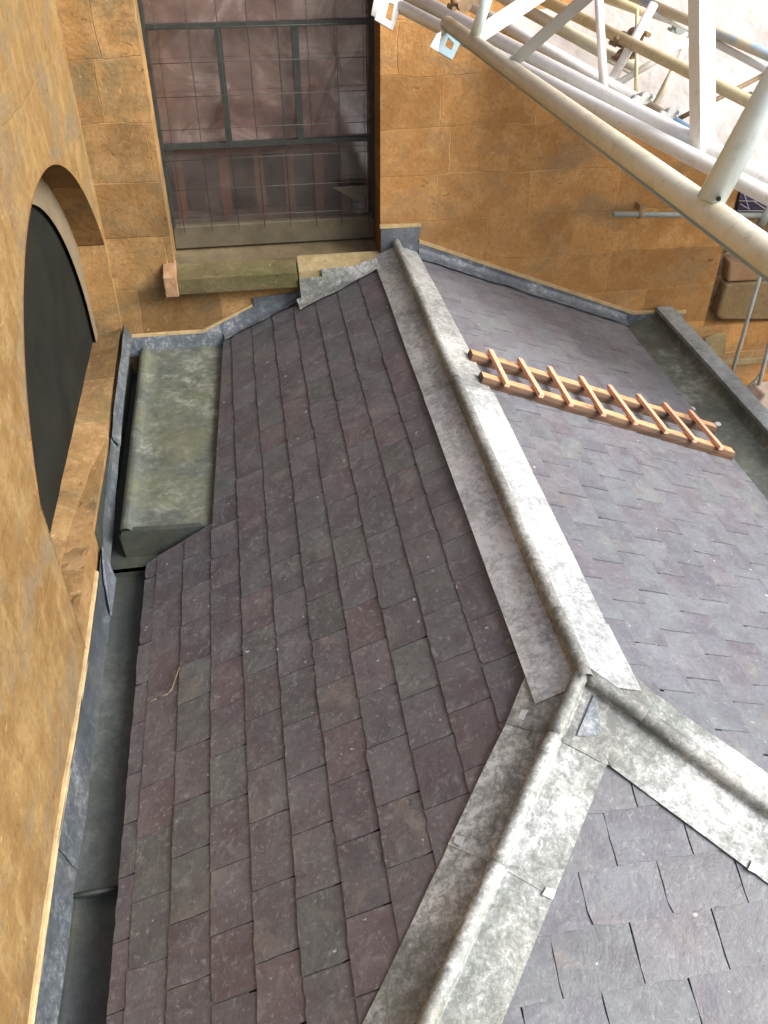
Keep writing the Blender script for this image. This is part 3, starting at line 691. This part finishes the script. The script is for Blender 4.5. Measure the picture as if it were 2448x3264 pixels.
# sills
bm = bmesh.new(); hexa(bm, [(WX0, YB+.03, -2.2), (WX1, YB+.03, -2.2), (WX1, yf+.05, -2.2), (WX0, yf+.05, -2.2), (WX0, YB+.03, -2.125), (WX1, YB+.03, -2.125), (WX1, yf+.05, -2.055), (WX0, yf+.05, -2.055)])
obj('inner_sill', bm, simple('dark_damp_stone', (.11, .085, .045), .8, var=.3), bw)
sill = thing('window_sill', 'projecting mossy green stone sill under the window with a small pink end block', 'sill', (.1, 4.9, -2.3))
yS = 4.90
def sillpart(name, x0, x1, mat, zt_=-2.108, zb=-2.205, y0=yS):
    bm = bmesh.new(); hexa(bm, [(x0, y0, zb), (x1, y0, zb), (x1, YB+.028, zb), (x0, YB+.028, zb), (x0, y0, zt_), (x1, y0, zt_), (x1, YB+.028, zt_+.045), (x0, YB+.028, zt_+.045)])
    bevel(bm, .007, 2); obj(name, bm, mat, sill)
sillpart('sill_stone', -.462, .246, M_SILLY)
sillpart('sill_stone', .252, .757, M_CREAM, -2.100)
sillpart('end_block', -.535, -.458, M_PINKST, -2.085, -2.21, 4.885)
# lead flashings on the back wall
fb = thing('left_back_flashing', 'stepped blue grey lead flashing with cream pointing under the window sill', 'flashing', (0, 4.98, -2.6))
def wallpoly(pts, y, th, mat, name, par):
    bm = bmesh.new(); prism(bm, [(x, y, z) for x, z in pts], (0, th, 0)); return obj(name, bm, mat, par)
zLr = lambda x: P.z - kL*(P.x-x)
wallpoly([(XL+.004, -2.50), (-.36, -2.500), (-.03, -2.345), (-.03, -2.29), (.256, -2.275), (.256, zLr(.256)-.01), (-.2, zLr(-.2)-.01), (-.26, -2.63), (XL+.004, -2.63)], 4.984, .004, M_LEADB, 'lead_upstand', fb)
bm = bmesh.new()
for a, b in (((XL+.004, -2.50), (-.36, -2.500)), ((-.36, -2.500), (-.035, -2.345))):
    n = V((-(b[1]-a[1]), 0, b[0]-a[0])).normalized()*.016
    A = V((a[0], 4.982, a[1])); B = V((b[0], 4.982, b[1])); prism(bm, [A, B, B+n, A+n], (0, .02, 0))
obj('mortar_pointing', bm, M_MORTAR, fb)
def apron(S, x0, x1, wdt, name, par, mat, y1=4.985, seed=1, h=.020):
    c = abs(S['d'].x); s0 = abs(x0-P.x)/c; s1 = abs(x1-P.x)/c
    def fn(a, b):
        s = s0+(s1-s0)*a; u = (y1-P.y) - wdt*b*(1+.25*nz((s*6, 0, seed)))
        return onp(S, u, s, h+.004*nz((s*9, b*2, seed)) + .03*(1-b)**6)
    return obj(name, gridsheet(fn, 60, 8), mat, par)
apron(SL, -.22, .30, .055, 'dressed_edge', fb, M_LEADB, 4.984)
fr_ = thing('sill_lead_flap', 'crumpled silver lead dressed over the cream end of the window sill', 'flashing', (.5, 4.88, -2.25))
fp = [(954, 890), (990, 886), (1028, 882), (1024, 858), (1125, 850), (1178, 828), (1190, 838), (1150, 868), (1100, 896), (1045, 925), (1010, 948), (975, 963), (961, 960)]
bm = bmesh.new(); prism(bm, [py_(4.885, *p) for p in fp], (0, .004, 0)); obj('lead_sheet', bm, M_LEAD, fr_)
apron(SL, .25, .74, .085, 'dressed_edge', fr_, M_LEAD, 4.895, 7)
fg = thing('right_back_flashing', 'long grey lead flashing with cream pointing where the right slope meets the orange wall', 'flashing', (1.7, 4.98, -2.3))
zRr = lambda x: P.z - kR*(x-P.x)
wallpoly([(.762, -1.905), (1.00, -1.905), (.985, -2.005), (2.461, -2.58), (2.83, -2.60), (2.80, -2.70), (2.40, -2.70), (2.36, zRr(2.36)-.01), (P.x, P.z-.01), (.762, P.z-.05)], 4.984, .004, M_LEADB, 'lead_upstand', fg)
bm = bmesh.new()
for a, b in (((.755, -1.905), (1.003, -1.905)), ((.99, -2.005), (2.461, -2.58)), ((2.461, -2.58), (2.84, -2.60))):
    n = V((-(b[1]-a[1]), 0, b[0]-a[0])).normalized()*.018
    A = V((a[0], 4.980, a[1])); B = V((b[0], 4.980, b[1])); prism(bm, [A, B, B+n, A+n], (0, .022, 0))
obj('mortar_pointing', bm, M_MORTAR, fg)
apron(SR, .98, 2.40, .10, 'dressed_edge', fg, M_LEADB, 4.984, 3)

# ------------------------------------------------------------------ right gutter and parapet
rg = thing('right_gutter', 'stained lead gutter between the right slates and the lead capped parapet', 'gutter', (2.5, 2, -2.8))
def rg_fn(a, b):
    y = -.4+(4.984+.4)*a; zf = -2.625-.03*(5-y)/2.5*.6
    prof = [(2.34, -2.615-.02), (2.365, zf+.004), (2.42, zf), (2.56, zf), (2.598, zf+.006), (2.61, zf+.03), (2.612, -2.56)]
    k = b*(len(prof)-1); i = min(int(k), len(prof)-2); f = k-i
    return V((prof[i][0]*(1-f)+prof[i+1][0]*f, y, prof[i][1]*(1-f)+prof[i+1][1]*f+.003*nz((y*3, b*4, 1))))
obj('gutter_floor', gridsheet(rg_fn, 90, 18), M_LEADP, rg)
pp = thing('right_parapet', 'grey lead coped parapet kerb on the right edge of the roof', 'parapet', (2.7, 2, -3.0))
def pp_sheet(y0, y1, lift, seed):
    def fn(a, b):
        y = y0+(y1-y0)*a; e = lift
        prof = [(2.617-e, -2.66), (2.618-e, -2.60), (2.621-e, -2.543+e), (2.645, -2.539+e), (2.67, -2.538+e), (2.70, -2.541+e), (2.724+e, -2.545+e), (2.726+e, -2.60), (2.727+e, -2.66)]
        k = b*(len(prof)-1); i = min(int(k), len(prof)-2); f = k-i
        return V((prof[i][0]*(1-f)+prof[i+1][0]*f+.002*nz((y*2, 1, seed)), y, prof[i][1]*(1-f)+prof[i+1][1]*f+.002*nz((y*3, b*4, seed))))
    b_ = gridsheet(fn, int((y1-y0)/.05)+2, 24)
    for f in b_.faces: f.smooth = False
    return b_
M_COPE = lead('grey_coping_lead', (.13, .15, .155), (.22, .245, .25), (.34, .365, .365), .32, .70, sc=5, sa=.1)
obj('coping_sheet', pp_sheet(4.02, 4.984, .003, 1), M_COPE, pp)
obj('coping_sheet', pp_sheet(2.2, 4.05, 0, 2), M_COPE, pp)
obj('coping_sheet', pp_sheet(-.4, 2.22, .003, 3), M_COPE, pp)
bm = bmesh.new(); box(bm, (2.625, -.4, -7.5), (2.718, 4.999, -2.56)); obj('parapet_stone', bm, M_RUB, pp)

# ------------------------------------------------------------------ roof ladder of timber
lad = thing('roof_ladder', 'short timber roof ladder with eight pink rungs lying on the right slope', 'ladder', tuple(onp(SR, 2.0, .9, .02)))
def lp(px, q, h): u, s = picks(SR, px, q, h); return onp(SR, u, s, h)
for (a, b, w0) in (((1500, 1128), (2275, 1362), .07), ((1534, 1200), (2332, 1442), .07)):
    h = .040; A = lp(*a, h); B = lp(*b, h)
    n = nR; d = (B-A).normalized(); side = n.cross(d)
    bm = bmesh.new(); secs = []
    NS = 26
    for i in range(NS+1):
        c = A+(B-A)*i/NS; ww = .031+.004*nz((i*.5, a[1], 0)); wob = .003*nz((i*.3, a[1], 5))
        c = c + side*wob
        pr = [(-ww-.004, -.031), (ww+.004, -.031), (ww+.006, -.006), (ww+.001, .010), (ww-.006, .014), (-ww+.006, .014), (-ww-.001, .010), (-ww-.006, -.006)]
        secs.append([bm.verts.new(c + side*x + n*z) for x, z in pr])
    for i in range(NS):
        for j in range(8):
            f = bm.faces.new((secs[i][j], secs[i+1][j], secs[i+1][(j+1) % 8], secs[i][(j+1) % 8])); f.material_index = 0 if j == 4 else 1
    bm.faces.new(secs[0][::-1]).material_index = 1; bm.faces.new(secs[-1]).material_index = 1
    obj('rail', bm, [M_RAIL, M_BARK], lad)
rung_px = [((1562, 1118), (1618, 1228)), ((1656, 1146), (1726, 1262)), ((1750, 1172), (1822, 1290)), ((1850, 1203), (1926, 1322)), ((1941, 1231), (2028, 1350)), ((2033, 1260), (2126, 1378)), ((2116, 1287), (2216, 1406)), ((2198, 1311), (2300, 1430))]
for a, b in rung_px:
    A = lp(*a, .065); B = lp(*b, .065)
    bm = bmesh.new(); beam(bm, A, B, .027, .020, nR); bevel(bm, .0015, 1); obj('rung', bm, M_RUNG, lad)
for i, (q, r) in enumerate((((2205, 1302), .016), ((2285, 1352), .02))):
    u, s = picks(SR, *q, .0); c = onp(SR, u, s, .015) if s < eR else V(pk((0, 0, 1), (0, 0, -2.63), *q))
    bm = bmesh.new(); bmesh.ops.create_icosphere(bm, subdivisions=2, radius=r)
    for v in bm.verts: v.co = V((v.co.x*1.3, v.co.y, v.co.z*.45)) * (1+.5*nz(v.co*60, 1, i)) + c
    tag(obj('mortar_lump', bm, simple('dusty_white_mortar', (.5, .52, .48), .95)), ('small pale mortar crumb beside the last rung of the ladder', 'larger pale mortar crumb in the gutter past the ladder end')[i], 'mortar crumb')

# ------------------------------------------------------------------ right end of the wall: rubble, lintel, pipes
rb = thing('rubble_wall', 'rough recessed rubble stonework at the far right beyond the orange wall', 'wall', (4.5, 5.3, -7.5))
bm = bmesh.new()
n1, n2 = 60, 70; vs = []
for i in range(n1+1):
    r_ = []
    for j in range(n2+1):
        x = XR-.05 + 3.6*i/n1; z = -4.6+4.2*j/n2
        k = noise.cell(V((x*3.2+.5*(int(z*5) % 2), 0, z*5.0)))
        y = 5.09 - .05*k*(1 if z > -2.9 else .3) + .02*nz((x*7, 1, z*7)); r_.append(bm.verts.new((x, y, z)))
    vs.append(r_)
for i in range(n1):
    for j in range(n2): bm.faces.new((vs[i][j], vs[i+1][j], vs[i+1][j+1], vs[i][j+1]))
obj('stone_face', bm, M_RUB, rb)
bm = bmesh.new(); box(bm, (XR+.01, 5.16, -7.5), (7, 5.7, .2)); obj('wall_core', bm, M_RUB, rb)
# block
def blockq(name, quad, y, dep, mat, label, cat, bv=.02):
    bm = bmesh.new(); prism(bm, [py_(y, *p) for p in quad], (0, dep, 0)); bevel(bm, bv, 3)
    for v in bm.verts: v.co += V((0, .01*nz(v.co*6, 1, 2), .004*nz(v.co*9, 1, 4)))
    return tag(obj(name, bm, mat, smooth=False), label, cat)
M_BLOCK = stone('block_stone', 0, (.26, .19, .10), (.19, .135, .07), (.32, .24, .14), (.19, .15, .09), bw=9, bh=9, jm=0)
blockq('corner_stone', ((2314, 908), (2560, 890), (2560, 1020), (2300, 1020), (2284, 1006)), 5.0, .15, M_BLOCK, 'rounded dressed stone block jutting out at the far right under the big tube', 'stone block')
blockq('corner_stone', ((2325, 830), (2420, 850), (2560, 860), (2560, 888), (2318, 900)), 5.02, .12, M_PINKST, 'pinkish broken stone lying on top of the rounded corner block', 'stone block')
blockq('patch_stone', ((2245, 1080), (2270, 1068), (2318, 1066), (2312, 1130), (2268, 1140)), 4.985, .03, M_CREAM, 'pale yellow patched stone low on the wall past the parapet end', 'stone block', .006)
blockq('pale_course', ((2286, 1150), (2560, 1138), (2560, 1152), (2290, 1166)), 4.98, .04, M_CREAM, 'thin pale stone course running behind the standing pipes', 'stone course', .004)
# main wall lower extension right of XR
bm = bmesh.new(); box(bm, (XR-.004, YB+.003, -7.5), (7, 5.15, -2.72)); tag(obj('lower_wall_extension', bm, M_BACK), 'orange ashlar wall base continuing right below the rubble stonework', 'wall')
# far small window
fw = thing('far_window', 'small dark purple window with wire guard at the right edge above the horizontal pipe', 'window', (3.4, 5.02, -1.9))
bm = bmesh.new(); prism(bm, [py_(5.03, *p) for p in ((2362, 600), (2560, 660), (2560, 690), (2348, 680))], (0, .02, 0)); obj('pane', bm, simple('purple_glass', (.055, .05, .10), .2, var=.3), fw)
bm = bmesh.new()
for a, b in (((2355, 640), (2560, 645)), ((2350, 672), (2560, 672)), ((2370, 610), (2388, 668)), ((2360, 650), (2390, 668)), ((2400, 640), (2448, 672))): tube(bm, py_(5.02, *a), py_(5.02, *b), .0025, 6)
obj('wire_guard', bm, simple('pale_wire', (.5, .5, .5), .5), fw)
# pipes
hp = thing('wall_pipe', 'horizontal grey steel pipe clipped to the orange wall at the right', 'pipe', tuple(py_(4.93, 2000, 684)))
bm = bmesh.new(); tube(bm, py_(4.93, 1955, 683), py_(4.93, 2475, 687), .0165, 20, caps=True); obj('tube', bm, M_GALV, hp, smooth=False)
bm = bmesh.new(); c = py_(4.93, 2040, 684); 
tube(bm, c+V((-.012, 0, 0)), c+V((.012, 0, 0)), .023, 18); box(bm, tuple(c+V((-.010, -.004, .02))), tuple(c+V((.010, .07, .055)))); obj('clip', bm, M_RUST, hp)
bm = bmesh.new(); c = py_(4.92, 2442, 690); tube(bm, c+V((-.02, 0, -.05)), c+V((.01, 0, .05)), .026, 14); obj('coupler', bm, M_GALV, hp)
G1 = 'pipes standing against the wall at the far right'
def tubething(name, a, b, r, mat, label, cat='scaffold tube', group=None, sq=False, ends=True):
    if name == 'scaffold_tube' and b.dot(CR)/b.dot(_f)*F+1224 > 2455: b = a+(b-a)*1.5
    bm = bmesh.new()
    if sq: beam(bm, a, b, r*2, r*2)
    else: tube(bm, a, b, r, 24)
    o = tag(obj(name, bm, mat), label, cat, group); return o
tubething('standing_pipe', py_(4.75, 2432, 850), py_(4.75, 2318, 1240), .0125, M_GALV, 'slanting grey pipe nearest the parapet, in front of the rounded block', 'pipe', G1)
tubething('standing_pipe', py_(4.75, 2470, 1030), py_(4.75, 2392, 1330), .0135, M_GALV, 'grey pipe at the right edge beyond the parapet corner', 'pipe', G1)
tubething('standing_pipe', py_(4.78, 2358, 1262), py_(4.78, 2430, 1186), .009, M_GALV, 'thin short pipe sloping up between the two standing pipes', 'pipe', G1)
blockq('plaster_bag', ((2402, 1300), (2440, 1262), (2500, 1262), (2500, 1380), (2440, 1350)), 4.6, .2, simple('grubby_pink_bag', (.42, .34, .29), .9), 'grubby pale pink bag just beyond the parapet at the right edge', 'bag', .015)
tag(obj('fixing_tab', (lambda b: (box(b, tuple(py_(4.94, 2244, 1118)), tuple(py_(4.94, 2264, 1118)+V((0, .05, .03)))), b)[1])(bmesh.new()), M_LEADB), 'small blue grey lead tab poking up behind the parapet', 'lead tab')

# ------------------------------------------------------------------ scaffold beams, tubes and sheeting
def ends(a, b):
    A_, B_ = at(*a), at(*b)
    return A_, A_+(B_-A_)*1.45      # runs on well past the picture edge
R24 = .0242
# near beam
nb = thing('lattice_beam', 'nearest cream lattice beam crossing the top right, thickest in view', 'scaffold beam', tuple(at(2448, 745, 1.2)))
A, B = ends((1425, 75, 3.05), (2560, 903, 1.09))
bm = bmesh.new(); tube(bm, A, B, R24, 40)
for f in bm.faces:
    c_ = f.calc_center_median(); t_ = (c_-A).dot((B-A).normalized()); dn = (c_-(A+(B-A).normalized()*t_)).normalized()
    if len(f.verts) == 4 and dn.dot((-CU*.86-CR*.50).normalized()) - .5 > .22 and dn.z < .1: f.material_index = 1  # lower left side of the tube, as viewed, coloured teal
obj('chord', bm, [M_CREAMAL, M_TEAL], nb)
def brace(a, b, r, mat, par, sq=False, wd=None):
    bm = bmesh.new()
    if sq: beam(bm, at(*a), at(*b), wd or r*2, r*2, up=V((0, -.3, 1)))
    else: tube(bm, at(*a), at(*b), r, 28)
    return obj('brace', bm, mat, par)
brace((2262, 645, 1.30), (2760, -265, 1.14), .0212, M_BLUEAL, nb)
bm = bmesh.new(); tube(bm, at(2290, 634, 1.245), at(2290, 634, 1.28), .0036, 12); obj('rivet_hole', bm, M_HOLE, nb)
brace((1622, 210, 2.33), (1905, -40, 2.1), .0135, M_GREYAL, nb, True, .030)
brace((1510, 126, 2.68), (1560, -30, 2.55), .0165, M_BLUEAL, nb)
brace((1520, 115, 2.68), (1730, -25, 2.7), .017, M_WHITEAL, nb, True)
# top chord out of frame carries the braces
A2, B2 = ends((1560, -520, 2.8), (2700, -220, 1.15))
bm = bmesh.new(); tube(bm, A2, B2, R24, 24); obj('chord', bm, M_CREAMAL, nb)
def plate(name, quad, slot, dep, mat, par):
    bm = bmesh.new(); n = len(quad)
    O = [at(*p, dep) for p in quad]; c = sum(O, V())/n
    I = [at(*p, dep) for p in slot]
    nrm = (O[1]-O[0]).cross(O[2]-O[1]).normalized()*.006
    lay = []
    for off in (V(), nrm):
        lay.append(([bm.verts.new(p+off) for p in O], [bm.verts.new(p+off) for p in I]))
    for (o_, i_) in lay:
        for k in range(n): bm.faces.new((o_[k], o_[(k+1) % n], i_[(k+1) % n], i_[k]))
    for k in range(n):
        bm.faces.new((lay[0][0][k], lay[0][0][(k+1) % n], lay[1][0][(k+1) % n], lay[1][0][k]))
        bm.faces.new((lay[0][1][k], lay[0][1][(k+1) % n], lay[1][1][(k+1) % n], lay[1][1][k]))
    return obj(name, bm, mat, par)
plate('end_plate', ((1424, 90), (1467, 137), (1441, 190), (1390, 160)), ((1428, 118), (1448, 140), (1438, 160), (1418, 146)), 3.06, M_PLATEB, nb)
bm = bmesh.new(); prism(bm, [at(*p, 2.62) for p in ((1392, 108), (1408, 100), (1396, 165), (1370, 148))], (0, .006, 0)); obj('end_plate', bm, M_PLATE, nb)
# second beam
sb = thing('lattice_beam', 'white lattice beam behind the near one, with a broad upright post', 'scaffold beam', tuple(at(2400, 600, 2.5)))
A, B = ends((1270, 18, 3.45), (2560, 682, 2.35)); bm = bmesh.new(); tube(bm, A, B, R24, 28); obj('chord', bm, M_WHITEAL, sb)
A, B = ends((1270, -34, 3.55), (2560, 632, 2.42)); bm = bmesh.new(); tube(bm, A, B, .027, 28); obj('chord', bm, M_WHITEAL, sb, label='cream stained upper chord')
brace((2240, 486, 2.62), (2236, -60, 2.45), .0265, M_WHITEAL, sb, True)
brace((1925, 300, 3.0), (1908, -20, 2.9), .0145, M_WHITEAL, sb)
plate('end_plate', ((1222, -20), (1284, 0), (1251, 97), (1194, 62)), ((1240, 8), (1256, 14), (1247, 68), (1228, 56)), 3.42, M_PLATE, sb)
bm = bmesh.new(); prism(bm, [at(*p, 3.5) for p in ((1192, 0), (1215, -5), (1202, 58), (1183, 48))], (0, .006, 0)); obj('end_plate', bm, M_PLATE, sb)
# third beam : white with web
tb = thing('lattice_beam', 'slim white lattice beam edging the white sheeting, blue stained in its lower half', 'scaffold beam', tuple(at(2100, 360, 3.6)))
A, B = at(1480, 8, 4.2), at(2045, 325, 3.7); bm = bmesh.new(); tube(bm, A, B, R24, 24); obj('chord', bm, M_WHITEAL, tb)
A, B = ends((2030, 316, 3.70), (2400, 552, 3.2)); bm = bmesh.new(); tube(bm, A, B, R24, 24); obj('chord', bm, M_YBAL, tb, label='yellow and blue banded half of the chord')
brace((1946, 262, 3.8), (2085, 12, 3.7), .0195, M_WHITEAL, tb)
brace((1965, 268, 3.8), (2215, 120, 3.7), .014, M_WHITEAL, tb)
brace((2086, 338, 3.62), (2212, 96, 3.75), .0135, M_YBAL, tb)
brace((2027, 300, 3.75), (2031, 30, 3.8), .0085, M_YELAL, tb)
G2 = 'loose scaffold tubes at the top right'
tubething('scaffold_tube', at(1620, -55, 4.25), at(2560, 408, 3.2), R24, M_YELAL, 'long yellowed scaffold tube passing behind the broad white post', group=G2)
tubething('scaffold_tube', at(1640, 12, 4.2), at(2036, 218, 3.85), R24, M_CREAMAL, 'cream scaffold tube ending at the rusty coupler', group=G2)
tubething('scaffold_tube', at(2010, -14, 4.15), at(2560, 225, 3.8), .0225, M_YBAL, 'highest scaffold tube at the right edge with blue paint', group=G2)
tubething('scaffold_tube', at(1900, -18, 4.3), at(2070, 42, 4.2), R24, M_YELAL, 'short yellow scaffold tube at the top edge left of the highest tube', group=G2)
tubething('scaffold_tube', at(2165, 378, 3.9), at(2440, 236, 3.9), .0105, M_RUST, 'thin brown tube sloping up to the pale blue brace', group=G2)
tubething('scaffold_tube', at(2262, 128, 4.0), at(2460, 232, 3.9), .0165, M_WHITEAL, 'pale pinkish tube right of the broad white post', group=G2)
tubething('scaffold_tube', at(2070, 40, 4.1), at(2215, 92, 4.1), .018, M_WHITEAL, 'pale tube just below the highest scaffold tube', group=G2)
tubething('scaffold_tube', at(2274, 140, 4.2), at(2274, 450, 4.0), .005, M_GALV, 'very thin upright rod right of the broad white post', group=G2)
tubething('scaffold_tube', at(1560, -25, 4.3), at(2040, 240, 4.1), .019, M_CREAMAL, 'pale tube partly hidden between the white beams', group=G2)
# couplers
def coupler(px, q, d, label, mat, s=1.0, axis=V((.7, .5, -.3))):
    t = thing('scaffold_coupler', label, 'coupler', tuple(at(px, q, d)), 'couplers on the scaffold')
    c = at(px, q, d); ax = (at(px+50, q+26, d*.97)-c).normalized(); vx = ax.cross(_f).normalized()
    bm = bmesh.new(); tube(bm, c-ax*.025*s, c+ax*.025*s, .031*s, 16); obj('jaw', bm, mat, t)
    bm = bmesh.new(); tube(bm, c+vx*.05*s-ax*.022*s, c+vx*.05*s+ax*.022*s, .031*s, 16); obj('jaw', bm, mat, t)
    for a_, b_, r_ in ((c-vx*.045*s+ax*.02*s, c-vx*.045*s-ax*.03*s, .010*s), (c+vx*.09*s, c+vx*.09*s+ax*.045*s, .011*s), (c-vx*.02*s-_f*.03*s, c-vx*.05*s-_f*.035*s, .012*s)):
        bm = bmesh.new(); tube(bm, a_, b_, r_, 6); obj('bolt', bm, mat, t)
    return t
coupler(1988, 128, 3.8, 'rusty swivel coupler joining the yellowed and the cream tube', M_RUST, 1.05)
coupler(1985, 178, 3.8, 'rusty coupler on the end of the cream tube', M_RUST, .8)
coupler(2165, 88, 4.2, 'small grey coupler on the highest tube left of the broad white post', M_GALV, .9)
coupler(2028, 322, 3.55, 'pale coupler hanging under the white lattice beam, left of two', M_PLATE, .7)
coupler(2110, 372, 3.5, 'pale coupler hanging under the blue banded chord, right of two', M_PLATE, .7)
coupler(1475, 5, 2.9, 'brown coupler at the top edge above the near beam end', M_RUST, .9)
coupler(2395, 310, 3.5, 'small brown coupler on the long yellowed tube near the pale blue brace', M_RUST, .6)
# sheeting : a tilted sheet hung behind the third beam
sh = bmesh.new()
pa = at(1500, 12, 4.55); pb = at(2380, 545, 4.1)
dirc = (pb-pa).normalized(); pa = pa - dirc*1.2; pb = pb + dirc*1.6
out = V((1, .02, .16)).normalized()
NU, NV = 60, 30; vs = []
for i in range(NU+1):
    r_ = []
    for j in range(NV+1):
        p = pa+(pb-pa)*i/NU + out*4.2*j/NV
        p = p + V((-.1, 0, 1))*(.025*math.sin(i*.9+j*.2) + .03*nz((i*.2, j*.25, 0)))*min(1, j/2)
        r_.append(sh.verts.new(p))
    vs.append(r_)
for i in range(NU):
    for j in range(NV): f = sh.faces.new((vs[i][j], vs[i+1][j], vs[i+1][j+1], vs[i][j+1])); f.smooth = True
tag(obj('scaffold_sheeting', sh, M_SHEET), 'bright white plastic sheeting stretched behind the scaffold tubes at the top right', 'sheeting')
